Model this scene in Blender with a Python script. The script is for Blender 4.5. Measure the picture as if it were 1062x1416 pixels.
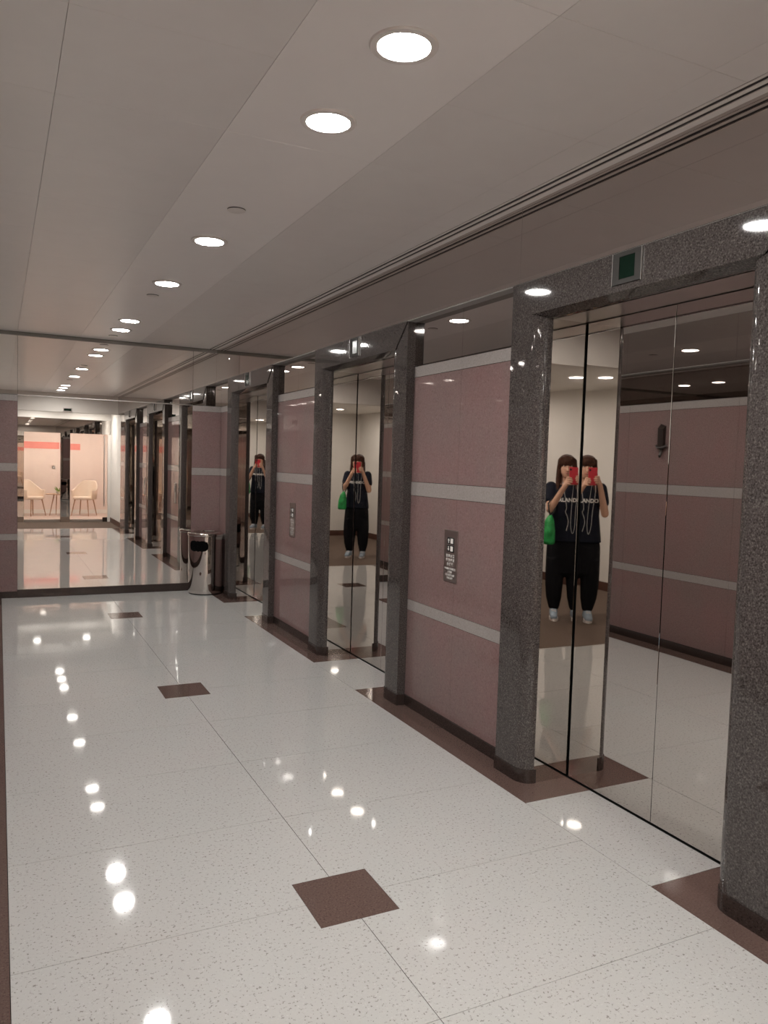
import bpy, bmesh, math, random
from mathutils import Vector, Matrix
from mathutils.bvhtree import BVHTree
random.seed(7)
PI = math.pi
S = bpy.context.scene
COL = S.collection
for o in list(bpy.data.objects): bpy.data.objects.remove(o)

# ------------------------------------------------------------------ camera, world, exposure
FPX = 1080.71
YAW, PITCH, ROLL = math.radians(26.32), math.radians(-3.484), math.radians(1.7206)
CAM = Vector((0, 0, 1.5))
fwd = Vector((math.sin(YAW)*math.cos(PITCH), math.cos(YAW)*math.cos(PITCH), math.sin(PITCH)))
rgt = Vector((math.cos(YAW), -math.sin(YAW), 0))
upv = rgt.cross(fwd)
r2 = rgt*math.cos(ROLL) + upv*math.sin(ROLL)
u2 = -rgt*math.sin(ROLL) + upv*math.cos(ROLL)
cd = bpy.data.cameras.new('camera')
cam = bpy.data.objects.new('camera', cd); COL.objects.link(cam)
cam.matrix_world = Matrix(((r2.x, u2.x, -fwd.x, CAM.x), (r2.y, u2.y, -fwd.y, CAM.y), (r2.z, u2.z, -fwd.z, CAM.z), (0, 0, 0, 1)))
cd.sensor_fit = 'VERTICAL'; cd.sensor_height = 24.0; cd.sensor_width = 18.0
cd.lens = 24.0*FPX/1416.0
cd.clip_start = 0.01; cd.clip_end = 100
S.camera = cam
S.view_settings.view_transform = 'Standard'; S.view_settings.look = 'None'
S.view_settings.gamma = 1.0; S.view_settings.use_curve_mapping = False
S.view_settings.exposure = 0.0
w = bpy.data.worlds.new('world'); S.world = w; w.use_nodes = True
w.node_tree.nodes['Background'].inputs[0].default_value = (0.5, 0.48, 0.45, 1)
w.node_tree.nodes['Background'].inputs[1].default_value = 0.02
cy = S.cycles
cy.max_bounces = 16; cy.glossy_bounces = 10; cy.diffuse_bounces = 6; cy.transmission_bounces = 10; cy.transparent_max_bounces = 16
cy.sample_clamp_indirect = 14.0; cy.use_denoising = True
cy.caustics_reflective = True; cy.blur_glossy = 0.1
LAMP = 250.0        # radiance of the lobby downlights' lenses
BACKLAMP = 400.0    # downlights over the carpeted corridor
PANEL = 34.0         # office ceiling light panels

# ------------------------------------------------------------------ main dimensions (metres)
ZC = 2.736            # lobby ceiling
YE = 8.905            # mirrored end wall
XW, XL = 2.287, -0.135   # right and left granite planes
XB, XBL = 2.125, 0.03    # dark floor borders
XP, XH, XU = 2.231, 2.225, 2.2265   # pilaster front, lintel front, mirror band over the portals
XJ, XD = 2.296, 2.498    # front edge of the steel jamb, face of the lift doors
XM = 1.0775           # middle line of the lobby
YS = 0.72             # where the lobby meets the carpeted corridor
PORT = (2.397, 5.03, 7.64)
PH, DH = 0.776, 0.546    # half widths: portal, door opening
ZP, ZD = 2.372, 2.195    # top of the portal, steel soffit
ZG = 2.10             # top of the granite cladding

# ------------------------------------------------------------------ materials
def mat(name, col, rough=.5, metal=0., spec=.5, build=None, **kw):
    m = bpy.data.materials.new(name); m.use_nodes = True
    nt = m.node_tree; b = nt.nodes['Principled BSDF']
    b.inputs['Base Color'].default_value = (*col, 1); b.inputs['Roughness'].default_value = rough
    b.inputs['Metallic'].default_value = metal; b.inputs['Specular IOR Level'].default_value = spec
    for k, v in kw.items(): b.inputs[k].default_value = v
    if build: build(nt, b)
    return m
def coords(nt):
    return nt.nodes.new('ShaderNodeTexCoord').outputs['Object']
def geo(nt):
    return nt.nodes.new('ShaderNodeNewGeometry').outputs['Position']
def noise(nt, vec, scale, detail=3., rough=.6):
    n = nt.nodes.new('ShaderNodeTexNoise'); n.inputs['Scale'].default_value = scale
    n.inputs['Detail'].default_value = detail; n.inputs['Roughness'].default_value = rough
    nt.links.new(vec, n.inputs['Vector']); return n.outputs['Fac']
def ramp(nt, fac, stops):
    r = nt.nodes.new('ShaderNodeValToRGB'); e = r.color_ramp.elements
    while len(e) < len(stops): e.new(.5)
    for i, (p, c) in enumerate(stops):
        e[i].position = p; e[i].color = (*c, 1)
    nt.links.new(fac, r.inputs[0]); return r.outputs[0]
def mix(nt, fac, a, b, mode='MIX'):
    n = nt.nodes.new('ShaderNodeMix'); n.data_type = 'RGBA'; n.blend_type = mode
    if isinstance(fac, float): n.inputs[0].default_value = fac
    else: nt.links.new(fac, n.inputs[0])
    for s, v in ((6, a), (7, b)):
        if isinstance(v, tuple): n.inputs[s].default_value = (*v, 1)
        else: nt.links.new(v, n.inputs[s])
    return n.outputs[2]
def bump(nt, b, fac, strength, dist=.01):
    n = nt.nodes.new('ShaderNodeBump'); n.inputs['Strength'].default_value = strength; n.inputs['Distance'].default_value = dist
    nt.links.new(fac, n.inputs['Height']); nt.links.new(n.outputs[0], b.inputs['Normal'])
def granite(base, dark, light, sc, cloud=None, amount=.25, cut=(.36, .44, .60, .68)):
    def f(nt, b):
        v = geo(nt)
        sp = ramp(nt, noise(nt, v, sc, 2., .7), [(cut[0], dark), (cut[1], base), (cut[2], base), (cut[3], light)])
        if cloud:
            cl = ramp(nt, noise(nt, v, 2.3, 4., .6), [(.35, base), (.68, cloud)])
            sp = mix(nt, amount, sp, cl)
        nt.links.new(sp, b.inputs['Base Color'])
    return f
M = {}
M['white_granite'] = mat('white_granite', (.5, .49, .48), .045, build=granite((.465, .46, .445), (.18, .165, .15), (.55, .545, .53), 92, (.485, .445, .425), .22, (.335, .40, .62, .72)))
M['brown_granite'] = mat('brown_granite', (.10, .065, .055), .10, build=granite((.105, .068, .058), (.07, .042, .036), (.15, .105, .09), 150))
M['pink_granite'] = mat('pink_granite', (.19, .13, .12), .035, spec=.22, build=granite((.215, .155, .146), (.132, .093, .086), (.305, .232, .217), 110, (.265, .140, .138), .46))
M['pale_stripe'] = mat('pale_stripe', (.5, .45, .42), .10, build=granite((.33, .30, .285), (.28, .25, .235), (.38, .35, .335), 120))
M['grey_granite'] = mat('grey_granite', (.08, .07, .068), .04, build=granite((.062, .053, .050), (.028, .023, .021), (.118, .104, .098), 150, None, .2, (.36, .47, .55, .66)))
M['dark_plinth'] = mat('dark_plinth', (.035, .025, .022), .16, build=granite((.036, .025, .022), (.02, .014, .012), (.06, .045, .04), 160))
def wavy(k, sc=2.2):
    def f(nt, b):
        bump(nt, b, noise(nt, geo(nt), sc, 1., .4), k, .01)
    return f
M['mirror_steel'] = mat('mirror_steel', (.66, .625, .595), .012, 1.0, build=wavy(.035, 1.6))
M['brushed_steel'] = mat('brushed_steel', (.62, .59, .57), .30, 1.0, build=lambda nt, b: bump(nt, b, noise(nt, geo(nt), 400, 2.), .03, .001))
M['clear_mirror'] = mat('clear_mirror', (.83, .80, .77), .004, 1.0, build=wavy(.004, 1.2))
M['dark_mirror'] = mat('dark_mirror', (.56, .52, .50), .006, 1.0, build=wavy(.006, 1.2))
M['end_mirror'] = mat('end_mirror', (.88, .85, .82), .006, 1.0, build=wavy(.004, 1.2))
def paint(c, k=.05):
    def f(nt, b):
        a = tuple(x*(1-k) for x in c)
        nt.links.new(ramp(nt, noise(nt, geo(nt), 6., 3.), [(.3, a), (.7, c)]), b.inputs['Base Color'])
    return f
M['ceiling_metal'] = mat('ceiling_metal', (.80, .785, .77), .30, spec=.6, build=paint((.80, .785, .77), .03))
M['ceiling_plain'] = mat('ceiling_plain', (.90, .885, .87), .32, spec=.6, build=paint((.90, .885, .87), .02))
M['white_metal'] = mat('white_metal', (.80, .77, .74), .35, build=paint((.80, .77, .74), .03))
M['gap'] = mat('gap', (.03, .028, .025), .7, build=paint((.03, .028, .025), .2))
M['ceiling_gap'] = mat('ceiling_gap', (.88, .865, .85), .6, build=paint((.88, .865, .85), .02))
M['black'] = mat('black', (.008, .008, .008), .45, build=paint((.008, .008, .008), .2))
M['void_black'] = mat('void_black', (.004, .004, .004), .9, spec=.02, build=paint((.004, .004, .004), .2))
M['white_paint'] = mat('white_paint', (.74, .71, .67), .6, build=paint((.74, .71, .67), .03))
M['carpet'] = mat('carpet', (.13, .095, .075), .95, spec=.1, build=lambda nt, b: (nt.links.new(ramp(nt, noise(nt, geo(nt), 260, 3., .8), [(.3, (.085, .06, .047)), (.7, (.17, .125, .10))]), b.inputs['Base Color']), bump(nt, b, noise(nt, geo(nt), 400, 2.), .4, .004)))
M['office_floor'] = mat('office_floor', (.60, .46, .40), .3, build=paint((.60, .46, .40), .06))
M['peach_wall'] = mat('peach_wall', (.76, .62, .56), .6, build=paint((.76, .62, .56), .03))
M['brown_base'] = mat('brown_base', (.10, .045, .032), .35, build=paint((.10, .045, .032), .2))
M['cream'] = mat('cream', (.72, .58, .48), .6, build=paint((.72, .58, .48), .04))
M['wood'] = mat('wood', (.42, .24, .15), .45, build=lambda nt, b: nt.links.new(ramp(nt, noise(nt, geo(nt), 30, 3.), [(.3, (.34, .18, .11)), (.7, (.50, .30, .20))]), b.inputs['Base Color']))
M['leaf'] = mat('leaf', (.22, .36, .05), .5, build=paint((.24, .38, .05), .3))
M['red_sign'] = mat('red_sign', (.80, .26, .22), .5, build=paint((.82, .27, .23), .12))
M['screen'] = mat('screen', (.005, .014, .009), .15, spec=.1, build=paint((.006, .017, .011), .2))
M['lantern_frame'] = mat('lantern_frame', (.055, .052, .049), .6, spec=.1, build=paint((.055, .052, .049), .1))
M['grey_channel'] = mat('grey_channel', (.36, .36, .33), .45, build=paint((.36, .36, .33), .1))
M['soffit_grey'] = mat('soffit_grey', (.27, .26, .25), .6, build=paint((.27, .26, .25), .05))
M['print'] = mat('print', (.80, .78, .75), .5, build=paint((.80, .78, .75), .03))
M['panel_steel'] = mat('panel_steel', (.46, .42, .40), .3, 1.0, build=lambda nt, b: bump(nt, b, noise(nt, geo(nt), 500, 2.), .03, .001))
M['skin'] = mat('skin', (.62, .36, .25), .5, build=paint((.62, .36, .25), .08), **{'Subsurface Weight': .0})
M['hair'] = mat('hair', (.05, .022, .014), .6, spec=.15, build=lambda nt, b: nt.links.new(ramp(nt, noise(nt, geo(nt), 60, 3.), [(.3, (.03, .014, .010)), (.7, (.085, .036, .022))]), b.inputs['Base Color']))
M['shirt'] = mat('shirt', (.010, .012, .022), .85, spec=.2, build=paint((.010, .012, .022), .3))
M['trousers'] = mat('trousers', (.006, .006, .008), .85, spec=.2, build=paint((.006, .006, .008), .3))
M['shoe'] = mat('shoe', (.34, .42, .50), .7, build=paint((.34, .42, .50), .12))
M['sole'] = mat('sole', (.72, .66, .62), .6, build=paint((.72, .66, .62), .06))
M['red_case'] = mat('red_case', (.55, .03, .045), .4, build=paint((.55, .03, .045), .1))
M['green_bag'] = mat('green_bag', (.012, .30, .06), .55, build=lambda nt, b: nt.links.new(ramp(nt, noise(nt, geo(nt), 18, 3.), [(.3, (.008, .20, .04)), (.7, (.02, .40, .09))]), b.inputs['Base Color']))
M['cord'] = mat('cord', (.55, .54, .53), .5, build=paint((.55, .54, .53), .05))
M['eye_white'] = mat('eye_white', (.8, .78, .75), .3, build=paint((.8, .78, .75), .03))
M['lips'] = mat('lips', (.48, .16, .14), .5, build=paint((.48, .16, .14), .08))
M['dark_bronze'] = mat('dark_bronze', (.030, .020, .016), .4, build=paint((.032, .021, .017), .25))
def glass_mat():
    m = bpy.data.materials.new('clear_glass'); m.use_nodes = True; nt = m.node_tree
    nt.nodes.remove(nt.nodes['Principled BSDF'])
    t = nt.nodes.new('ShaderNodeBsdfTransparent'); t.inputs[0].default_value = (.93, .95, .94, 1)
    g = nt.nodes.new('ShaderNodeBsdfGlossy'); g.inputs['Roughness'].default_value = .01
    fr = nt.nodes.new('ShaderNodeFresnel'); fr.inputs[0].default_value = 1.45
    mx = nt.nodes.new('ShaderNodeMixShader')
    nt.links.new(fr.outputs[0], mx.inputs[0]); nt.links.new(t.outputs[0], mx.inputs[1]); nt.links.new(g.outputs[0], mx.inputs[2])
    nt.links.new(mx.outputs[0], nt.nodes['Material Output'].inputs[0]); return m
M['glass'] = glass_mat()
def emit(name, col, s):
    m = bpy.data.materials.new(name); m.use_nodes = True; nt = m.node_tree
    nt.nodes.remove(nt.nodes['Principled BSDF'])
    e = nt.nodes.new('ShaderNodeEmission'); e.inputs[0].default_value = (*col, 1); e.inputs[1].default_value = s
    nt.links.new(e.outputs[0], nt.nodes['Material Output'].inputs[0]); return m
M['lamp'] = emit('lamp', (1.0, .985, .95), LAMP)
M['back_lamp'] = emit('back_lamp', (1.0, .985, .95), BACKLAMP)
M['light_panel'] = emit('light_panel', (1.0, .93, .87), PANEL)

# ------------------------------------------------------------------ mesh helpers
class MB:
    def __init__(s): s.v = []; s.f = []
    def add(s, vs, fs):
        n = len(s.v); s.v += [tuple(p) for p in vs]; s.f += [tuple(i+n for i in f) for f in fs]; return s
    def box(s, a, b):
        (x0, y0, z0), (x1, y1, z1) = a, b
        return s.add([(x0, y0, z0), (x1, y0, z0), (x1, y1, z0), (x0, y1, z0), (x0, y0, z1), (x1, y0, z1), (x1, y1, z1), (x0, y1, z1)],
                     [(0, 3, 2, 1), (4, 5, 6, 7), (0, 1, 5, 4), (1, 2, 6, 5), (2, 3, 7, 6), (3, 0, 4, 7)])
    def prism(s, poly, z0, z1):          # poly in xy, counter-clockwise
        n = len(poly)
        return s.add([(x, y, z0) for x, y in poly] + [(x, y, z1) for x, y in poly],
                     [tuple(range(n))[::-1], tuple(range(n, 2*n))] + [(i, (i+1) % n, n+(i+1) % n, n+i) for i in range(n)])
    def lathe(s, prof, c=(0, 0, 0), n=32, caps=True):   # prof (r, z) from bottom to top
        vs = []; fs = []
        for r, z in prof:
            vs += [(c[0]+r*math.cos(2*PI*k/n), c[1]+r*math.sin(2*PI*k/n), c[2]+z) for k in range(n)]
        for i in range(len(prof)-1):
            fs += [(i*n+k, i*n+(k+1) % n, (i+1)*n+(k+1) % n, (i+1)*n+k) for k in range(n)]
        if caps:
            fs += [tuple(range(n))[::-1], tuple(range((len(prof)-1)*n, len(prof)*n))]
        return s.add(vs, fs)
    def tube(s, pts, r, n=8):
        pts = [Vector(p) for p in pts]; rs = r if isinstance(r, (list, tuple)) else [r]*len(pts)
        vs = []; fs = []; ref = None
        for i, p in enumerate(pts):
            t = (pts[min(i+1, len(pts)-1)] - pts[max(i-1, 0)]).normalized()
            if ref is None: ref = Vector((0, 0, 1)) if abs(t.z) < .9 else Vector((1, 0, 0))
            a = (ref - t*ref.dot(t)).normalized(); b = t.cross(a); ref = a
            vs += [p + (a*math.cos(2*PI*k/n) + b*math.sin(2*PI*k/n))*rs[i] for k in range(n)]
        m = len(pts)
        for i in range(m-1): fs += [(i*n+k, i*n+(k+1) % n, (i+1)*n+(k+1) % n, (i+1)*n+k) for k in range(n)]
        fs += [tuple(range(n))[::-1], tuple(range((m-1)*n, m*n))]
        return s.add(vs, fs)
    def loft(s, rings, n=20):            # rings: (cx, cy, z, rx, ry) bottom to top
        vs = []; fs = []
        for cx, cy_, z, rx, ry in rings: vs += [(cx+rx*math.cos(2*PI*k/n), cy_+ry*math.sin(2*PI*k/n), z) for k in range(n)]
        m = len(rings)
        for i in range(m-1): fs += [(i*n+k, i*n+(k+1) % n, (i+1)*n+(k+1) % n, (i+1)*n+k) for k in range(n)]
        fs += [tuple(range(n))[::-1], tuple(range((m-1)*n, m*n))]
        return s.add(vs, fs)
    def ball(s, c, r, n=16):
        rx, ry, rz = r if isinstance(r, tuple) else (r, r, r)
        rings = []
        for i in range(n//2+1):
            t = -PI/2 + PI*i/(n//2); q = max(math.cos(t), .02)
            rings.append((c[0], c[1], c[2]+rz*math.sin(t), rx*q, ry*q))
        return s.loft(rings, n)
    def cap(s, a, b, ra, rb, n=14):      # tapered capsule
        a = Vector(a); b = Vector(b); d = (b-a).normalized(); pts = []; rs = []
        for k in range(5):
            t = PI/2*(k/4); pts.append(a - d*ra*math.cos(t)); rs.append(max(ra*math.sin(t), ra*.08))
        for k in range(5):
            t = PI/2*(k/4); pts.append(b + d*rb*math.sin(t)); rs.append(max(rb*math.cos(t), rb*.08))
        return s.tube(pts, rs, n)
    def mesh(s, name, m, smooth=False):
        me = bpy.data.meshes.new(name); me.from_pydata(s.v, [], s.f); me.update()
        if m: me.materials.append(M[m])
        bm = bmesh.new(); bm.from_mesh(me); bmesh.ops.recalc_face_normals(bm, faces=bm.faces); bm.to_mesh(me); bm.free()
        if smooth:
            for p in me.polygons: p.use_smooth = True
            try: me.set_sharp_from_angle(angle=math.radians(40))
            except Exception: pass
        return me
    def build(s, name, m, parent=None, smooth=False):
        return put(name, s.mesh(name, m, smooth), parent)
def put(name, me, parent=None):
    o = bpy.data.objects.new(name, me); COL.objects.link(o)
    if parent: o.parent = parent
    return o
def empty(name, loc=(0, 0, 0), rz=0.):
    o = bpy.data.objects.new(name, None); o.empty_display_size = .1; COL.objects.link(o)
    o.location = loc; o.rotation_euler = (0, 0, rz); return o
def tag(o, label=None, cat=None, group=None, kind=None):
    if label: o['label'] = label
    if cat: o['category'] = cat
    if group: o['group'] = group
    if kind: o['kind'] = kind
    return o
def struct(o, label, cat): return tag(o, label, cat, kind='structure')
def copy_tree(o, parent=None):
    c = o.copy(); COL.objects.link(c); c.parent = parent
    for ch in list(o.children): copy_tree(ch, c)
    return c
def bx(name, a, b, m, parent=None): return MB().box(a, b).build(name, m, parent)
def slab(name, a, b, m, parent, bev=.0012):
    o = bx(name, a, b, m, parent)
    bm = bmesh.new(); bm.from_mesh(o.data); bmesh.ops.bevel(bm, geom=list(bm.edges), offset=bev, segments=1, affect='EDGES'); bm.to_mesh(o.data); bm.free()
    return o

# ------------------------------------------------------------------ floor
floor = MB().box((-2.2, -4.2, -.12), (3.0, 9.2, -.022)).build('floor', 'gap')
struct(floor, 'polished pale speckled granite floor with dark inlaid squares and borders', 'floor')
G = .0011
ROWS = []
y = 2.397 - .655*2.5
yy = [YS] + [2.397 + .6565*(k + .0) for k in range(-2, 10)] + [YE]
INL = .142
def tile(name, poly, m, z1=0.0):
    mb = MB().prism(poly, -.02, z1); return mb.build(name, m, floor)
for i in range(len(yy)-1):
    a, b = yy[i]+G, yy[i+1]-G
    if b-a < .03: continue
    for x0, x1, side in ((XBL+G, XM-G, 0), (XM+G, XB-G, 1)):
        lo = any(abs(yy[i]-c) < .02 for c in PORT); hi = any(abs(yy[i+1]-c) < .02 for c in PORT)
        q = INL + .001
        ci = min(PORT, key=lambda c: abs(c-(yy[i] if lo else yy[i+1])))
        xi = XM-q if side == 0 else XM+q
        poly = []
        if side == 0:
            poly = [(x0, a)]
            poly += [(xi, a), (xi, ci+q), (x1, ci+q)] if lo else [(x1, a)]
            poly += [(x1, ci-q), (xi, ci-q), (xi, b)] if hi else [(x1, b)]
            poly += [(x0, b)]
        else:
            poly = [(x1, b)]
            poly += [(xi, b), (xi, ci-q), (x0, ci-q)] if hi else [(x0, b)]
            poly += [(x0, ci+q), (xi, ci+q), (xi, a)] if lo else [(x0, a)]
            poly += [(x1, a)]
        tile('floor_tile', poly, 'white_granite')
for c in PORT:
    tile('inlay_tile', [(XM-INL, c-INL), (XM+INL, c-INL), (XM+INL, c+INL), (XM-INL, c+INL)], 'brown_granite')
    tile('threshold_tile', [(XB+G, c-.377+G), (XD-.004, c-.377+G), (XD-.004, c+.377-G), (XB+G, c+.377-G)], 'white_granite')
edges = [YS] + [v for c in PORT for v in (c-.377, c+.377)] + [YE]
for i in range(0, len(edges), 2):
    a, b = edges[i]+G, edges[i+1]-G
    poly = [(XB+G, a), (XD-.004 if i else XW, a)]
    if i:
        poly += [(XD-.004, PORT[i//2-1]+DH+.02), (XW, PORT[i//2-1]+DH+.02)]
    if i < len(edges)-2:
        poly += [(XW, PORT[i//2]-DH-.02), (XD-.004, PORT[i//2]-DH-.02), (XD-.004, b)]
    else: poly += [(XW, b)]
    poly += [(XB+G, b)]
    tile('border_slab', poly, 'brown_granite')
n = 6
for k in range(n):
    a = YS + (YE-YS)*k/n; b = YS + (YE-YS)*(k+1)/n
    tile('border_slab', [(XL-.01, a+G), (XBL-G, a+G), (XBL-G, b-G), (XL-.01, b-G)], 'brown_granite')
bx('carpet', (-1.72, -3.75, -.022), (2.32, YS-.004, .001), 'carpet', floor)
bx('metal_strip', (XL, YS-.004, -.022), (XW, YS, .001), 'brushed_steel', floor)
bx('office_floor_finish', (.33, -3.75, .001), (2.9, -1.06, .004), 'office_floor', floor)

# ------------------------------------------------------------------ ceiling
ceil = MB().box((-2.2, -4.2, ZC+.012), (3.0, 9.2, ZC+.12)).build('ceiling', 'ceiling_gap')
struct(ceil, 'grey painted metal panel ceiling with fine joints over the lift lobby', 'ceiling')
cx = [XL, .173, .767, 1.375, 1.967, 2.118]
cyj = [YS+.03] + [1.79+.6015*k for k in range(-1, 12)]
cyj = [v for v in cyj if v < YE-.2] + [YE-.03]
for i in range(len(cx)-1):
    js = cyj if i != 2 else cyj[::2] + ([cyj[-1]] if cyj[::2][-1] != cyj[-1] else [])
    for j in range(len(js)-1):
        g = .0006
        x0 = cx[i] + (.0 if i == 0 else g)
        o = slab('ceiling_panel', (x0, js[j]+g, ZC), (cx[i+1]-g, js[j+1]-g, ZC+.013), 'ceiling_plain' if i == 2 else 'ceiling_metal', ceil, .0006)
# edge strips outside the diffusers, and dark shadow gap along the end wall
bx('edge_strip', (2.205, YS+.03, ZC), (2.32, YE-.03, ZC+.013), 'ceiling_metal', ceil)
bx('shadow_gap', (XL, YE-.03, ZC+.001), (XW, YE+.01, ZC+.013), 'gap', ceil)
# lowered ceiling and white bulkhead over the corridor behind
bx('bulkhead', (-1.72, YS-.07, 2.36), (2.34, YS+.03, ZC+.012), 'white_paint', ceil)
bx('lowered_ceiling', (-1.72, -3.75, 2.52), (2.9, YS-.07, 2.60), 'white_paint', ceil)

def diffuser(x, label):
    t = empty('linear_diffuser', (x, (YS+YE)/2, ZC)); L = (YE-YS)/2-.035
    bx('slot_backing', (-.042, -L, .0015), (.042, L, .0125), 'black', t)
    for a, b in ((-.042, -.029), (-.010, .009), (.028, .042)):
        bx('blade', (a, -L, -.002), (b, L, .0015), 'white_metal', t)
    tag(t, label, 'air diffuser')
diffuser(2.162, 'long twin slot air diffuser in the ceiling beside the lift doors')

# ------------------------------------------------------------------ walls of the lobby
def clad(wall, axis, plane, out, spans, thick=.028, top=None, mirror='dark_mirror', ztop=ZP+.002, mid=True):
    # spans: list of (a, b) along the wall; out = +1/-1 direction from the wall into the lobby
    zs = [(0, .066, 'dark_plinth', 'plinth', .004), (.068, .602, 'pink_granite', 'granite_slab', 0), (.604, .668, 'pale_stripe', 'pale_stripe', .0008),
          (.670, 1.314, 'pink_granite', 'granite_slab', 0), (1.316, 1.398, 'pale_stripe', 'pale_stripe', .0008),
          (1.400, 2.034, 'pink_granite', 'granite_slab', 0), (2.036, ZG, 'pale_stripe', 'pale_stripe', .0008),
          (ZG+.004, ztop, mirror, 'mirror_panel', 0)]
    for a, b in spans:
        parts = [(a, b)] if (b-a < .6 or not mid) else [(a, (a+b)/2), ((a+b)/2, b)]
        if b-a > 2.6:
            k = round((b-a)/1.1); parts = [(a+(b-a)*i/k, a+(b-a)*(i+1)/k) for i in range(k)]
        for pa, pb in parts:
            for z0, z1, m, nm, proud in zs:
                p0, p1 = plane + out*proud, plane - out*thick
                lo, hi = min(p0, p1), max(p0, p1)
                if axis == 0: A, B = (lo, pa+.0007, z0), (hi, pb-.0007, z1)
                else: A, B = (pa+.0007, lo, z0), (pb-.0007, hi, z1)
                slab(nm, A, B, m, wall, .0008) if nm != 'mirror_panel' else bx(nm, A, B, m, wall)

mb = MB()
seg = [YS] + [v for c in PORT for v in (c-.62, c+.62)] + [YE+.1]
for i in range(0, len(seg), 2): mb.box((XW+.028, seg[i], 0), (3.0, seg[i+1], ZC+.01))
for c in PORT:
    mb.box((XW+.028, c-.62, 2.26), (3.0, c+.62, ZC+.01)); mb.box((2.56, c-.62, 0), (3.0, c+.62, 2.26))
wall_r = mb.build('wall_right', 'gap')
struct(wall_r, 'pink granite wall with pale stripes and mirrored band holding the lifts', 'wall')
clad(wall_r, 0, XW, -1, [(YS, PORT[0]-PH+.004), (PORT[0]+PH-.004, PORT[1]-PH+.004), (PORT[1]+PH-.004, PORT[2]-PH+.004), (PORT[2]+PH-.004, YE-.0)])
bnd = [YS] + [v for c in PORT for v in (c-PH+.055, c+PH-.055)] + [YE-.001]
for i in range(len(bnd)-1):
    slab('mirror_panel', (XU, bnd[i]+.0005, ZP+.003), (XW+.028, bnd[i+1]-.0005, ZC), 'dark_mirror', wall_r, .0008)

slab('band_soffit', (XU+.001, YS, ZP-.003), (XW-.0005, YE-.001, ZP+.0025), 'soffit_grey', wall_r, .0005)
wall_l = MB().box((-1.72, YS, 0), (XL-.028, YE+.1, ZC+.01)).build('wall_left', 'gap')
struct(wall_l, 'unbroken pink granite wall with pale stripes facing the lift doors', 'wall')
clad(wall_l, 0, XL, 1, [(YS+.03, YE)])
for k in range(7):
    a, b = YS+.03+(YE-YS-.03)*k/7, YS+.03+(YE-YS-.03)*(k+1)/7
    slab('mirror_panel', (XL-.028, a+.0005, ZP+.003), (XL+.065, b-.0005, ZC), 'dark_mirror', wall_l, .0008)
slab('band_soffit', (XL+.0005, YS+.03, ZP-.003), (XL+.064, YE-.001, ZP+.0025), 'soffit_grey', wall_l, .0005)
slab('end_slab', (-1.72, YS-.006, 0), (XL, YS+.029, 2.36), 'white_paint', wall_l)

wall_e = MB().box((-.4, YE+.030, 0), (2.32, YE+.14, ZC+.01)).build('wall_end', 'gap')
struct(wall_e, 'end wall faced with a tall clear mirror between pink granite strips', 'wall')
MX0, MX1 = .176, 1.963
clad(wall_e, 1, YE, -1, [(XL, MX0), (MX1, XW)], mirror='end_mirror', ztop=ZC)
slab('mirror_panel', (MX0+.001, YE+.002, .084), (MX1-.001, YE+.028, ZG-.004), 'clear_mirror', wall_e)
slab('mirror_panel', (MX0+.001, YE, ZG+.004), (MX1-.001, YE+.028, ZC), 'end_mirror', wall_e)
slab('plinth', (MX0+.001, YE-.012, 0), (MX1-.001, YE+.028, .084), 'dark_plinth', wall_e)
slab('mirror_trim', (MX0+.001, YE-.003, ZG-.004), (MX1-.001, YE+.028, ZG+.004), 'brushed_steel', wall_e, .001)

slab('top_channel', (XL, YE-.014, ZC-.034), (XW, YE, ZC), 'grey_channel', wall_e, .002)
# ------------------------------------------------------------------ lift portals and doors
def portal(n, c, label):
    t = empty('trim_%d' % n, (XH, c, 0)); struct(t, label, 'door surround')
    # profile: fraction of the inward travel, x of the surface
    def prof(front, total, flat, pr=0., arc=True):
        P = [(0., XW+.02), (0., front-pr)]
        P[0] = (-pr, XW+.02); P[1] = (-pr, front-pr)
        r = total-flat
        for k in range(9):
            a = PI/2*k/8; P.append((flat + (r+pr)*(math.sin(a) if arc else min(1, k/6)), front-pr + (XJ-front+pr)*((1-math.cos(a)) if arc else k/8)))
        P.append((total+pr, XW+.02))
        return P
    PV = prof(XP, PH-DH, .155); PHd = prof(XH, ZP-ZD, .155, 0., False)
    for s, nm in ((1, 'pilaster'), (-1, 'pilaster')):
        vs = []; nP = len(PV)
        for j, (u, x) in enumerate(PV):
            vs.append((x-XH, s*(PH-u), .0))
        for j, (u, x) in enumerate(PV):
            vs.append((x-XH, s*(PH-u), ZP-PHd[j][0]))
        fs = [(j, j+1, nP+j+1, nP+j) for j in range(nP-1)] + [(nP-1, 0, nP, 2*nP-1), tuple(range(nP)), tuple(range(nP, 2*nP))]
        MB().add(vs, fs).build(nm, 'grey_granite', t, True)
        PB = prof(XP, PH-DH, .155, .004)
        MB().prism([(x-XH, s*(PH-u)) for u, x in PB], .0, .066).build('plinth', 'dark_plinth', t, True)
    vs = []; nP = len(PHd)
    for s in (1, -1):
        for j, (u, x) in enumerate(PHd): vs.append((x-XH, s*(PH-PV[j][0]-.0006), ZP-u))
    fs = [(j, j+1, nP+j+1, nP+j) for j in range(nP-1)] + [(nP-1, 0, nP, 2*nP-1), tuple(range(nP)), tuple(range(nP, 2*nP))]
    MB().add(vs, fs).build('lintel', 'grey_granite', t, True)
    return t
TW = ((.10, .38), (0., .05), (0., .05))
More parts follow.
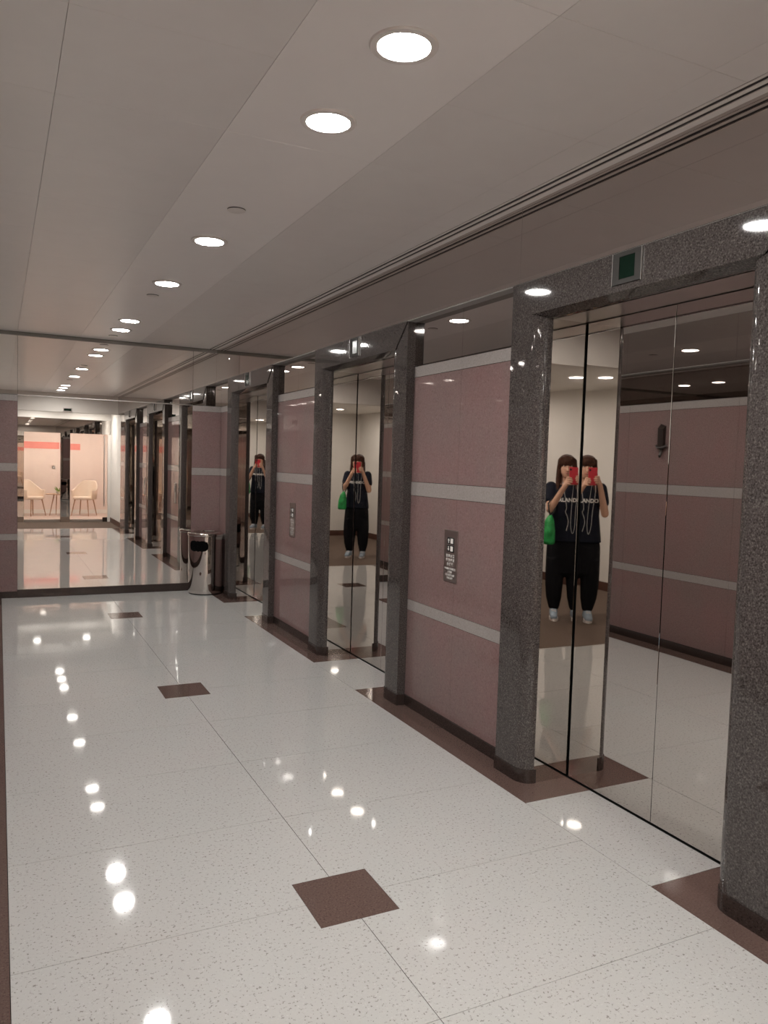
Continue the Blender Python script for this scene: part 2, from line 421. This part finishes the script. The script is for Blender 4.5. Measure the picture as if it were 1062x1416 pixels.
def lift_door(n, c, label):
    t = empty('door_%d' % n, (XD, c, 0)); struct(t, label, 'lift door')
    for s in (1, -1):
        d = XD-XJ
        vs = []; fs = []; nz = 24
        for k in range(nz+1):      # the polished jamb is very slightly twisted over its height
            z = ZD*k/nz; e = math.tan(math.radians(TW[n-1][0] + TW[n-1][1]*z))
            vs += [(-d, s*(DH - d*e), z), (0, s*DH, z), (0, s*(DH+.06), z), (-d, s*(DH+.06), z)]
        for k in range(nz): fs += [(4*k+j, 4*k+(j+1) % 4, 4*k+4+(j+1) % 4, 4*k+4+j) for j in range(4)]
        fs += [(0, 1, 2, 3), (4*nz, 4*nz+1, 4*nz+2, 4*nz+3)]
        MB().add(vs, fs).build('jamb', 'mirror_steel', t, True)
        y0, y1 = sorted((s*.0015, s*(DH-.010)))
        slab('door_leaf', (0, y0, .008), (.03, y1, ZD-.003), 'mirror_steel', t, .0012)
    bx('soffit', (-(XD-XJ), -DH-.06, ZD), (.05, DH+.06, ZD+.03), 'brushed_steel', t)
    bx('sill', (.0, -DH-.06, -.02), (.04, DH+.06, .0005), 'black', t)
    bx('seam_strip', (.012, -DH-.06, 0), (.034, -DH+.012, ZD), 'black', t)
    bx('seam_strip', (.012, DH-.012, 0), (.034, DH+.06, ZD), 'black', t)
    bx('seam_strip', (.020, -.01, 0), (.036, .01, ZD), 'black', t)
    return t
WHERE = ('the lift farthest from the mirrored end wall', 'the middle lift of the three', 'the lift next to the mirrored end wall')
for i, c in enumerate(PORT):
    portal(i+1, c, 'polished grey granite surround with rounded inner edges framing ' + WHERE[i])
    lift_door(i+1, c, 'mirror polished steel two leaf doors of ' + WHERE[i])

def lantern(c, label):
    t = empty('hall_lantern', (XH, c, 2.244)); tag(t, label, 'indicator', 'lift indicators on the granite lintels')
    fr = MB()
    fr.box((-.006, -.078, 0), (-.0005, -.043, .124)); fr.box((-.006, .043, 0), (-.0005, .078, .124))
    fr.box((-.006, -.043, 0), (-.0005, .043, .019)); fr.box((-.006, -.043, .107), (-.0005, .043, .124))
    fr.build('frame', 'lantern_frame', t)
    for s in (-1, 1): bx('edge_strip', (-.008, min(s*.078, s*.081), -.004), (-.0005, max(s*.078, s*.081), .124), 'brushed_steel', t)
    bx('display', (-.0035, -.043, .019), (-.0005, .043, .107), 'screen', t)
lantern(PORT[0], 'dark square floor indicator in steel frame over ' + WHERE[0])
lantern(PORT[1], 'dark square floor indicator in steel frame over ' + WHERE[1])
lantern(PORT[2], 'dark square floor indicator in steel frame over ' + WHERE[2])

def text_mesh(txt, size, align='CENTER', ext=0.):
    cu = bpy.data.curves.new('lettering', 'FONT'); cu.body = txt; cu.size = size; cu.align_x = align; cu.align_y = 'CENTER'; cu.extrude = ext
    cu.resolution_u = 3; cu.offset = size*.035
    o = bpy.data.objects.new('lettering', cu); COL.objects.link(o)
    dg = bpy.context.evaluated_depsgraph_get(); dg.update()
    me = bpy.data.meshes.new_from_object(o.evaluated_get(dg))
    bpy.data.objects.remove(o); bpy.data.curves.remove(cu)
    return me
ROT = Matrix(((0, 0, -1, 0), (-1, 0, 0, 0), (0, 1, 0, 0), (0, 0, 0, 1)))   # text x -> -y, text y -> z, normal -> -x
def wall_text(txt, size, y, z, x, parent):
    me = text_mesh(txt, size); me.transform(Matrix.Translation((x, y, z)) @ ROT)
    me.materials.clear(); me.materials.append(M['print']); return put('lettering', me, parent)
def call_panel(y, label):
    t = empty('call_panel', (XW, y, .85)); tag(t, label, 'call panel', 'lift call panels on the pink wall')
    slab('plate', (-.005, -.070, 0), (.0, .070, .292), 'panel_steel', t, .001)
    for k, z in enumerate((.232, .188)):
        p = slab('button_plate', (-.0075, -.036, z-.019), (-.005, .036, z+.019), 'black', t, .0008)
        slab('button', (-.011, -.030, z-.014), (-.0075, -.006, z+.014), 'print', p, .0008)
        s = 1 if k == 0 else -1
        a = MB().add([(-.0082, .018+dy, z+s*dz) for dy, dz in ((.011, .001), (0, .014), (-.011, .001), (-.0035, .001), (-.0035, -.013), (.0035, -.013), (.0035, .001))],
                     [(0, 1, 2, 3, 6), (6, 3, 4, 5)])
        a.build('arrow', 'print', p)
    z = .146
    for line in ('如 遇 火 警', '切 勿 使 用', '升 降 機'):
        wall_text(line, .0185, 0, z, -.0054, t); z -= .0235
    z -= .002
    for line in ('WHEN THERE IS', 'A FIRE', 'DO NOT USE', 'THE LIFT'):
        wall_text(line, .0160, 0, z, -.0054, t); z -= .0175
    return t
call_panel(3.755, 'steel lift call panel on the pink wall, on the side away from the end mirror')
call_panel(6.40, 'steel lift call panel between the middle lift and the lift beside the end mirror')

# ------------------------------------------------------------------ lamps and ceiling fittings
def downlight(lampmat):
    t = empty('downlight')
    MB().lathe([(.078, 0.), (.080, -.004), (.100, -.004), (.103, 0), (.103, .004), (.078, .004)], n=40, caps=False).build('trim_ring', 'white_metal', t, True)
    MB().lathe([(.079, .0), (.079, .003), (.074, .008)], n=40, caps=False).build('reflector', 'brushed_steel', t, True)
    MB().lathe([(.02, .0012), (.05, .0012), (.0775, .0025)], n=40).build('lens', lampmat, t)
    return t
d0 = downlight('lamp')
ORD = ('closest to', 'second from', 'third from', 'fourth from', 'fifth from', 'sixth from', 'an added lamp, seventh from')
for i, yv in enumerate((8.080, 7.500, 5.751, 4.508, 2.722, 2.131, 1.535)):  # the last position is an extra lamp, added to light the near floor
    d = d0 if i == 0 else copy_tree(d0)
    d.location = (1.074, yv, ZC-.0035)
    tag(d, 'round recessed downlight in the lobby ceiling row, %s the mirrored end wall' % ORD[i], 'downlight', 'downlights along the lobby centre line')
d1 = downlight('back_lamp')
for i, (xv, yv) in enumerate(((-.85, -.9), (-.85, -2.6), (.75, -.35), (1.75, -.35))):
    d = d1 if i == 0 else copy_tree(d1); d.location = (xv, yv, 2.52-.0035)
    tag(d, 'round recessed downlight over the brown carpet, ' + ('before the white partition wall', 'closest to the wall closing the corridor', 'before the fixed office pane', 'before the glass office door')[i], 'downlight', 'downlights over the carpeted corridor')
def cover(yv, i, r=.045):
    t = empty('sprinkler_cover', (1.057, yv, ZC)); tag(t, 'small flush round sprinkler cover plate in the lobby ceiling, %s the mirrored end wall' % ORD[i], 'sprinkler cover', 'sprinkler cover plates between the downlights')
    MB().lathe([(r, -.003), (r, -.0005)], n=28).build('shadow_ring', 'gap', t)
    MB().lathe([(r-.004, -.0075), (r, -.006), (r, -.0045)], n=28).build('plate', 'white_metal', t, True)
for i, yv in enumerate((8.523, 6.229, 3.883)): cover(yv, i)

# ------------------------------------------------------------------ stainless bin
t = empty('litter_bin', (2.083, 8.690, 0)); tag(t, 'round polished stainless steel litter bin beside the end mirror', 'bin')
MB().lathe([(.178, .012), (.183, .02), (.186, .05), (.188, .34), (.190, .640), (.190, .648)], n=56).build('body', 'mirror_steel', t, True)
MB().lathe([(.175, 0), (.179, .004), (.179, .012)], n=48).build('base_ring', 'black', t, True)
MB().lathe([(.190, .650), (.197, .652), (.199, .660), (.199, .672), (.194, .682), (.178, .690), (.168, .690), (.160, .680), (.05, .672)], n=56).build('lid', 'mirror_steel', t, True)
# oval opening set in the side facing the room
ang0 = math.radians(-129)
op = MB(); nn = 36; ring0 = []; ring1 = []
vs = []
for rr in (1.0, .82):
    for k in range(nn):
        a = 2*PI*k/nn; ca, sa = math.cos(a), math.sin(a)
        u = .115*abs(ca)**.55*(1 if ca > 0 else -1)*rr; v = .062*abs(sa)**.7*(1 if sa > 0 else -1)*rr
        th = ang0 + u/.19; R_ = .1895 if rr == 1.0 else .1905
        vs.append((R_*math.cos(th), R_*math.sin(th), .545+v))
fs = [(k, (k+1) % nn, nn+(k+1) % nn, nn+k) for k in range(nn)]
c0 = len(vs); 
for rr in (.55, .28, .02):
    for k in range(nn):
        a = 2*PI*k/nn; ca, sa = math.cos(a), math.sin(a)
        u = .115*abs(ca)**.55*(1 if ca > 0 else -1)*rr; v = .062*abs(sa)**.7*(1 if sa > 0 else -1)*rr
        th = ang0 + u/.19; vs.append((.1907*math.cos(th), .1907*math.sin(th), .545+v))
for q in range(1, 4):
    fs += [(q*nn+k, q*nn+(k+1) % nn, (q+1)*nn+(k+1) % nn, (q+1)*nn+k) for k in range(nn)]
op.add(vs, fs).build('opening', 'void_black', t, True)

# dark fitting fixed to the left wall (seen in the lift doors)
t = empty('wall_bracket', (XL, 5.0, 1.63)); tag(t, 'small dark bronze wall bracket with a crossbar on the unbroken pink wall', 'bracket')
MB().add([(0, -.03, .27), (0, .03, .29), (.035, .03, .25), (.035, -.03, .24), (0, -.03, .08), (0, .03, .08), (.03, .03, .08), (.03, -.03, .08)],
         [(0, 3, 2, 1), (4, 5, 6, 7), (0, 1, 5, 4), (1, 2, 6, 5), (2, 3, 7, 6), (3, 0, 4, 7)]).build('back_plate', 'dark_bronze', t)
MB().tube([(.012, -.06, .10), (.03, -.03, .085), (.034, 0, .08), (.03, .03, .085), (.012, .06, .10)], .011).build('crossbar', 'dark_bronze', t, True)
MB().tube([(.015, .0, .085), (.018, .0, .05), (.028, -.004, .02), (.042, -.010, .005), (.052, -.012, .018)], [.016, .015, .012, .010, .006]).build('hook', 'dark_bronze', t, True)

# ------------------------------------------------------------------ corridor and office behind (seen in the mirrors)
wl = MB().box((-1.90, -3.9, 0), (-1.72, YS+.05, 2.62)).build('wall_corridor_left', 'white_paint'); struct(wl, 'plain white corridor wall above brown skirting beside the carpet', 'wall')
bx('skirting', (-1.72, -3.75, 0), (-1.705, YS-.006, .11), 'brown_base', wl)
wb = MB().box((-1.90, -3.92, 0), (.30, -3.75, 2.62)).build('wall_corridor_back', 'white_paint'); struct(wb, 'plain white wall closing the carpeted corridor behind the photographer', 'wall')
bx('skirting', (-1.72, -3.75, 0), (.22, -3.735, .11), 'brown_base', wb)
wp = MB().box((.22, -3.9, 0), (.33, -1.0, 2.62)).build('wall_partition', 'white_paint'); struct(wp, 'white partition wall between the carpeted corridor and the glazed office', 'wall')
bx('skirting', (.205, -3.735, 0), (.22, -1.06, .11), 'brown_base', wp)
wr = MB().box((2.30, -1.0, 0), (2.45, YS-.004, 2.62)).build('wall_side', 'white_paint'); struct(wr, 'short plain white wall between the granite lobby and the office front', 'wall')
bx('skirting', (2.288, -.94, 0), (2.30, YS-.004, .11), 'brown_base', wr)
wo = MB().box((.33, -3.92, 0), (3.05, -3.75, 2.62)).build('wall_office_back', 'peach_wall'); struct(wo, 'warm peach back wall inside the lit office', 'wall')
bx('skirting', (.33, -3.75, .004), (2.9, -3.735, .10), 'white_paint', wo)
ws = MB().box((2.90, -3.9, 0), (3.05, -1.0, 2.62)).build('wall_office_side', 'peach_wall'); struct(ws, 'warm peach side wall inside the lit office', 'wall')
bx('skirting', (2.885, -3.735, .004), (2.90, -1.06, .10), 'white_paint', ws)
# glazed office front
wf = empty('window_1', (1.3, -1.0, 0)); struct(wf, 'glazed office front with mirror steel posts and transom', 'window')
def wpart(nm, x0, x1, z0, z1, m, y0=-1.06, y1=-.98): return slab(nm, (x0-1.3, y0+1., z0), (x1-1.3, y1+1., z1), m, wf, .002)
wpart('post', .30, .50, 0, 1.985, 'mirror_steel', -1.05, -.94)
wpart('post', 1.235, 1.435, 0, 1.985, 'mirror_steel', -1.06, -.92)
wpart('transom', .30, 2.30, 1.985, 2.30, 'mirror_steel')
wpart('fascia', .22, 2.45, 2.30, 2.52, 'white_paint')
wpart('bottom_rail', .50, 1.235, 0.002, .06, 'brushed_steel')
wpart('bottom_rail', 1.435, 2.135, 0.002, .06, 'brushed_steel')
wpart('pane', .50, 1.235, .06, 1.985, 'glass', -1.026, -1.014)
wpart('post', 2.24, 2.30, 0, 1.985, 'white_paint')
dr = empty('door_4', (2.19, -1.0, 0)); struct(dr, 'frameless glass office door with a tall steel pull bar', 'door')
slab('pane', (-.753, -.026, .062), (.046, -.014, 1.983), 'glass', dr, .001)
MB().tube([(-.03, .035, .35), (-.03, .035, 1.95)], .013, 12).build('pull_bar', 'brushed_steel', dr, True)
slab('hinge_block', (-.055, -.036, .002), (.045, -.004, .10), 'dark_bronze', dr, .002)
for z in (.5, 1.8): MB().tube([(-.03, .035, z), (-.03, -.014, z)], .008, 8).build('bar_mount', 'brushed_steel', dr, True)
sg = empty('sensor_box', (1.25, YS+.03, 2.37)); tag(sg, 'small grey sensor box on the white bulkhead facing the lobby', 'sensor')
slab('housing', (-.085, 0, 0), (.085, .03, .075), 'panel_steel', sg, .004); bx('lens_strip', (-.07, .03, .015), (.07, .033, .06), 'screen', sg)
for i, xv in enumerate((1.0, 2.2)):
    lp = empty('office_ceiling_light', (xv, -2.4, 2.52)); tag(lp, 'square warm light in the office ceiling near the ' + ('white partition wall', 'peach side wall')[i], 'ceiling light', 'light panels in the office ceiling')
    MB().box((-.31, -.31, -.008), (-.28, .31, -.0005)).box((.28, -.31, -.008), (.31, .31, -.0005)).box((-.28, -.31, -.008), (.28, -.28, -.0005)).box((-.28, .28, -.008), (.28, .31, -.0005)).build('frame', 'white_metal', lp)
    bx('diffuser', (-.28, -.28, -.005), (.28, .28, -.001), 'light_panel', lp)
# pale red sign strips and a switch on the office wall
t = empty('office_sign', (1.27, -3.75, 1.64)); tag(t, 'long pale red sign on the peach office wall above the armchairs', 'sign')
slab('sign_panel', (-.72, .001, 0), (.12, .008, .17), 'red_sign', t); slab('sign_panel', (.14, .001, -.01), (.62, .008, .15), 'red_sign', t)
t = empty('light_switch', (1.26, -3.75, 1.13)); tag(t, 'small grey switch plate on the peach office wall', 'switch')
slab('plate', (-.04, .001, 0), (.04, .008, .08), 'panel_steel', t); slab('rocker', (-.015, .008, .02), (.015, .012, .06), 'print', t)

def armchair(x, y, rz, label):
    t = empty('armchair', (x, y, .004), rz); tag(t, label, 'armchair', 'cream armchairs in the office')
    MB().loft([(0, .02, .40, .24, .23), (0, .02, .42, .265, .25), (0, .02, .455, .265, .25), (0, .02, .47, .24, .23)], 28).build('seat', 'cream', t, True)
    # wrap-around shell: height falls from the back to the arm fronts
    n_ = 25; vs = []; fs = []
    for k in range(n_):
        a = -PI*.5 + (k/(n_-1)-.5)*PI*1.32; q = abs(k/(n_-1)-.5)*2
        top = .87 - .24*min(1, max(0, (q-.30)/.45))**.8*1. ; rx, ry = .29, .28
        lean = .05*(1-q)
        ca, sa = math.cos(a), math.sin(a)
        for (rr, z) in ((1., .41), (1.06, (top+.41)/2), (1.08, top-.015), (1.05, top), (.97, top-.015), (.93, .62 if top > .7 else .55), (.88, .43)):
            hz = (z-.41)/.46
            vs.append((ca*rx*rr, .02+sa*ry*rr - lean*hz, z))
    m_ = 7
    for k in range(n_-1):
        fs += [(k*m_+j, (k+1)*m_+j, (k+1)*m_+(j+1) % m_, k*m_+(j+1) % m_) for j in range(m_)]
    fs += [tuple(range(m_)), tuple(range((n_-1)*m_, n_*m_))]
    MB().add(vs, fs).build('backrest', 'cream', t, True)
    for sx in (-1, 1):
        for sy in (-1, 1):
            MB().tube([(sx*.16, .02+sy*.15, .41), (sx*.225, .02+sy*.215, 0)], [.016, .010], 10).build('leg', 'wood', t, True)
armchair(.72, -2.95, math.radians(-40), 'cream tub armchair on thin wooden legs near the partition wall')
armchair(1.93, -2.95, math.radians(32), 'cream tub armchair on thin wooden legs near the glass office door')
t = empty('side_table', (1.30, -3.05, .004)); tag(t, 'small round wooden side table between the two cream armchairs', 'table')
MB().lathe([(.255, 0), (.27, .006), (.27, .018), (.26, .022)], (0, 0, .51), 40).build('table_top', 'wood', t, True)
for k in range(3):
    a = 2*PI*k/3+.5; MB().tube([(.08*math.cos(a), .08*math.sin(a), .51), (.2*math.cos(a), .2*math.sin(a), 0)], [.014, .009], 10).build('leg', 'wood', t, True)
t = empty('potted_plant', (1.33, -3.05, .536)); tag(t, 'small potted plant with yellow green leaves on the side table', 'plant')
MB().lathe([(.045, 0), (.06, .05), (.06, .055), (.052, .055), (.05, .045)], (0, 0, 0), 24).build('pot', 'print', t, True)
lf = MB().add([(0, -.004, 0), (.018, .05, .004), (.022, .09, .0), (0, .15, -.02), (-.022, .09, 0), (-.018, .05, .004), (0, .07, -.008)], [(0, 1, 6), (1, 2, 6), (2, 3, 6), (3, 4, 6), (4, 5, 6), (5, 0, 6)]).mesh('leaf', 'leaf', True)
for k in range(16):
    o = put('leaf', lf, t); o.location = (0, 0, .045 + .004*(k % 4)); o.rotation_euler = (math.radians(15+16*(k % 4)), 0, k*2.4)

# ------------------------------------------------------------------ the photographer (seen in the corner of door and jamb)
PSI = math.radians(35)
f2 = Vector((math.sin(PSI), math.cos(PSI), 0)); rt2 = Vector((math.cos(PSI), -math.sin(PSI), 0))
base = -f2*.27 + rt2*.012
person = empty('person', base, -PSI)
tag(person, 'person in dark lettered t-shirt and baggy black trousers photographing with a red phone', 'person')
def remesh(mb, name, m, vox, it=6, fac=.5, parent=person):
    me = mb.mesh('raw', None); o = bpy.data.objects.new('raw', me); COL.objects.link(o)
    r = o.modifiers.new('r', 'REMESH'); r.mode = 'VOXEL'; r.voxel_size = vox; r.use_smooth_shade = True
    if it:
        s_ = o.modifiers.new('s', 'SMOOTH'); s_.iterations = it; s_.factor = fac
    dg = bpy.context.evaluated_depsgraph_get(); dg.update()
    out = bpy.data.meshes.new_from_object(o.evaluated_get(dg)); out.name = name
    bpy.data.objects.remove(o); out.materials.clear(); out.materials.append(M[m])
    for p in out.polygons: p.use_smooth = True
    return put(name, out, parent)
# local frame: +y = facing, +x = her right, z up; camera is at local (-.03, .27, 1.5)
SR, ER, HR = Vector((.150, .0, 1.305)), Vector((.170, .140, 1.105)), Vector((.036, .235, 1.345))
SL, EL, HL = Vector((-.150, .0, 1.305)), Vector((-.195, .100, 1.080)), Vector((-.114, .235, 1.365))
body = MB()
body.ball((0, .0, 1.545), (.074, .092, .092), 20); body.loft([(0, .040, 1.415, .022, .020), (0, .035, 1.425, .040, .042), (0, .022, 1.46, .058, .066), (0, .012, 1.51, .068, .08)], 18)
body.cap((0, .088, 1.515), (0, .104, 1.488), .009, .013, 10); body.cap((0, .080, 1.55), (0, .092, 1.52), .008, .009, 8)      # nose
for s in (-1, 1): body.ball((s*.076, -.008, 1.515), (.010, .018, .03), 10)                  # ears
body.cap((0, .002, 1.45), (0, -.012, 1.33), .047, .055)
body.loft([(0, -.005, .86, .155, .105), (0, -.005, .95, .150, .10), (0, -.0, 1.06, .128, .088), (0, .0, 1.18, .145, .10), (0, -.005, 1.27, .165, .095), (0, -.01, 1.325, .13, .07), (0, -.01, 1.36, .06, .05)], 24)
for sh, el, ha in ((SR, ER, HR), (SL, EL, HL)):
    body.cap(sh, el, .047, .037); body.cap(el, ha, .036, .024)
for s in (-1, 1):
    body.cap((s*.085, 0, .86), (s*.095, .01, .48), .075, .05); body.cap((s*.095, .01, .48), (s*.10, -.025, .09), .046, .030)
    body.cap((s*.10, -.03, .045), (s*.11, .10, .035), .03, .028)
# phone frame: lens at the camera, phone in the plane just behind it
PHC = Vector((-.040, .258, 1.440))
def hand(wr, s):
    # s=+1 her right hand (grips the +x edge), s=-1 her left hand (grips the -x edge)
    ex = PHC.x + s*.040
    palm = Vector((ex + s*.010, .228, wr.z+.045))
    body.cap(wr, palm, .023, .026); body.cap(palm + Vector((0, -.004, -.022)), palm + Vector((0, -.002, .022)), .022, .021)
    L = (.052, .060, .056, .044)
    for k in range(4):
        z = palm.z + .030 - k*.020
        b = Vector((palm.x + s*.006, palm.y+.006, z)); k1 = Vector((ex + s*.015, .252, z+.002)); k2 = Vector((ex + s*.004, .272, z+.001)); tip = Vector((ex - s*(L[k]-.034), .2735, z-.002))
        body.cap(b, k1, .0095, .0088, 10); body.cap(k1, k2, .0088, .0082, 10); body.cap(k2, tip, .0082, .0070, 10)
    tb = palm + Vector((-s*.006, -.010, -.012)); t1 = Vector((ex - s*.012, .236, palm.z+.004)); t2 = Vector((ex - s*.030, .2385, palm.z+.020))
    body.cap(tb, t1, .013, .0105, 10); body.cap(t1, t2, .0105, .0085, 10)
hand(HR, 1); hand(HL, -1)
remesh(body, 'body', 'skin', .0042, 3, .5)
for s in (-1, 1):
    MB().ball((s*.030, .078, 1.533), (.013, .008, .007), 12).build('eye', 'eye_white', person, True)
    MB().ball((s*.030, .0845, 1.533), (.006, .003, .006), 10).build('iris', 'hair', person, True)
    MB().tube([(s*.015, .086, 1.552), (s*.030, .083, 1.557), (s*.047, .072, 1.550)], [.003, .004, .002], 6).build('eyebrow', 'hair', person, True)
MB().ball((0, .083, 1.462), (.022, .008, .007), 12).build('mouth', 'lips', person, True)
hair = MB()
hair.ball((0, -.010, 1.560), (.088, .100, .092), 20); hair.loft([(0, -.055, 1.24, .085, .03), (0, -.062, 1.32, .10, .042), (0, -.055, 1.42, .098, .055), (0, -.045, 1.52, .094, .065)], 20)
for s in (-1, 1):
    hair.cap((s*.070, .045, 1.590), (s*.080, .025, 1.50), .022, .022); hair.cap((s*.080, .025, 1.50), (s*.088, .030, 1.38), .022, .024); hair.cap((s*.088, .030, 1.38), (s*.090, .070, 1.25), .024, .012)
hair.ball((0, .022, 1.578), (.084, .086, .074), 20)
hair.cap((-.045, .074, 1.608), (.05, .074, 1.608), .020, .020)
remesh(hair, 'hair', 'hair', .007, 4, .5)
sh = MB()
sh.loft([(0, -.003, .790, .188, .145), (0, -.003, .86, .180, .138), (0, 0, .96, .165, .126), (0, .002, 1.06, .152, .118), (0, .006, 1.16, .152, .124), (0, .002, 1.23, .158, .118), (0, -.004, 1.29, .155, .10), (0, -.010, 1.325, .135, .085), (0, -.014, 1.347, .105, .072)], 28)
for a, b in ((SR, ER), (SL, EL)):
    e_ = a + (b-a)*.52; sh.cap(a + (b-a)*-.05, e_, .062, .060)
shirt = remesh(sh, 'shirt', 'shirt', .008, 5, .5); shirt['label'] = 'dark navy t-shirt with white lettering across the chest'
tr = MB()
tr.loft([(0, -.003, .43, .10, .07), (0, -.003, .48, .165, .11), (0, -.003, .60, .19, .13), (0, -.003, .75, .182, .130), (0, -.003, .86, .160, .115), (0, -.003, .90, .150, .108)], 28)
for s in (-1, 1):
    tr.loft([(s*.102, -.02, .095, .046, .050), (s*.102, -.02, .13, .058, .062), (s*.104, -.012, .22, .078, .084), (s*.104, -.002, .36, .090, .098), (s*.098, 0, .50, .094, .105), (s*.092, 0, .62, .096, .115)], 22)
remesh(tr, 'trousers', 'trousers', .009, 5, .5)['label'] = 'baggy black trousers gathered at the ankles'
for s in (-1, 1):
    so = MB()
    so.cap((s*.102, -.055, .050), (s*.112, .125, .040), .043, .036); so.cap((s*.102, -.045, .07), (s*.104, .01, .075), .042, .040)
    so.cap((s*.108, .04, .06), (s*.112, .115, .045), .040, .034)
    shoe = remesh(so, 'shoe', 'shoe', .006, 4, .5)
    sl = MB(); pts = []
    for k in range(28):
        a = 2*PI*k/28; pts.append((s*.107 + .046*math.cos(a)*(1 if math.sin(a) > 0 else .9), .035 + .130*math.sin(a)))
    sl.prism(pts, .0, .026).build('sole', 'sole', shoe)
    MB().tube([(s*.107-.022, .062, .094), (s*.107+.022, .050, .098)], .004, 6).build('lace', 'sole', shoe, True)
    MB().tube([(s*.107-.022, .084, .086), (s*.107+.022, .072, .090)], .004, 6).build('lace', 'sole', shoe, True)
# lettering on the chest, wrapped on the shirt surface
bmx = bmesh.new(); bmx.from_mesh(shirt.data); bvh = BVHTree.FromBMesh(bmx)
tm = text_mesh('ORLANDO', .052); bmt = bmesh.new(); bmt.from_mesh(tm)
bmesh.ops.subdivide_edges(bmt, edges=list(bmt.edges), cuts=1)
for v in bmt.verts:
    px, pz = -v.co.x - .0, 1.200 + v.co.y
    hit = bvh.ray_cast(Vector((px, .6, pz)), Vector((0, -1, 0)))[0]
    v.co = Vector((px, (hit.y if hit else .12)+.0022, pz))
bmt.to_mesh(tm); bmt.free(); bmx.free(); tm.materials.clear(); tm.materials.append(M['print'])
put('lettering', tm, shirt)

def held(name, label, cat):
    t = empty(name, base, -PSI); return tag(t, label, cat)
ph = held('smartphone', 'smartphone in a red case held up in front of the face', 'phone')
slab('case', (PHC.x-.041, PHC.y-.010, PHC.z-.084), (PHC.x+.041, PHC.y, PHC.z+.084), 'red_case', ph, .003)
slab('screen', (PHC.x-.037, PHC.y-.0112, PHC.z-.080), (PHC.x+.037, PHC.y-.0101, PHC.z+.080), 'screen', ph, .0003)
ob = MB().lathe([(.010, .0), (.010, .0015), (.006, .0018)], n=20).build('camera_lens', 'black', ph, True)
ob.location = (-.012, PHC.y+.0001, 1.5); ob.rotation_euler = (-PI/2, 0, 0)
bg = held('hand_bag', 'bright green fabric bag hanging from the forearm of the person', 'bag')
bb = MB(); bb.loft([(.186, .215, .77, .056, .05), (.188, .215, .79, .066, .066), (.184, .215, .90, .062, .072), (.176, .205, 1.00, .044, .060), (.168, .190, 1.055, .016, .036)], 22)
remesh(bb, 'bag_body', 'green_bag', .008, 3, .5, bg)
MB().tube([(.168, .215, 1.04), (.185, .205, 1.10), (.190, .190, 1.165), (.160, .165, 1.205), (.120, .150, 1.165), (.125, .170, 1.10), (.160, .185, 1.04)], .008, 8).build('strap', 'black', bg, True)
ea = held('earphone_cord', 'thin white earphone cord hanging in loops from the red phone', 'earphones')
def hang(pts, r=.0032):
    P = []
    for i in range(len(pts)-1):
        p0 = Vector(pts[max(i-1, 0)]); p1 = Vector(pts[i]); p2 = Vector(pts[i+1]); p3 = Vector(pts[min(i+2, len(pts)-1)])
        for k in range(8):
            t_ = k/8; P.append(.5*((2*p1) + (p2-p0)*t_ + (2*p0-5*p1+4*p2-p3)*t_*t_ + (3*p1-p0-3*p2+p3)*t_**3))
    P.append(Vector(pts[-1])); MB().tube(P, r, 8).build('cord', 'cord', ea, True)
hang([(-.040, .253, 1.354), (-.038, .20, 1.28), (-.032, .155, 1.10), (-.03, .148, .95), (-.048, .150, .875), (-.068, .148, .95), (-.072, .155, 1.10), (-.085, .17, 1.28), (-.086, .06, 1.43), (-.082, .0, 1.505)], .0022)
hang([(.05, .12, 1.38), (.035, .15, 1.27), (.012, .143, 1.13), (.022, .146, 1.09), (.004, .146, 1.04), (-.006, .146, .98), (.012, .150, .90)], .0028)
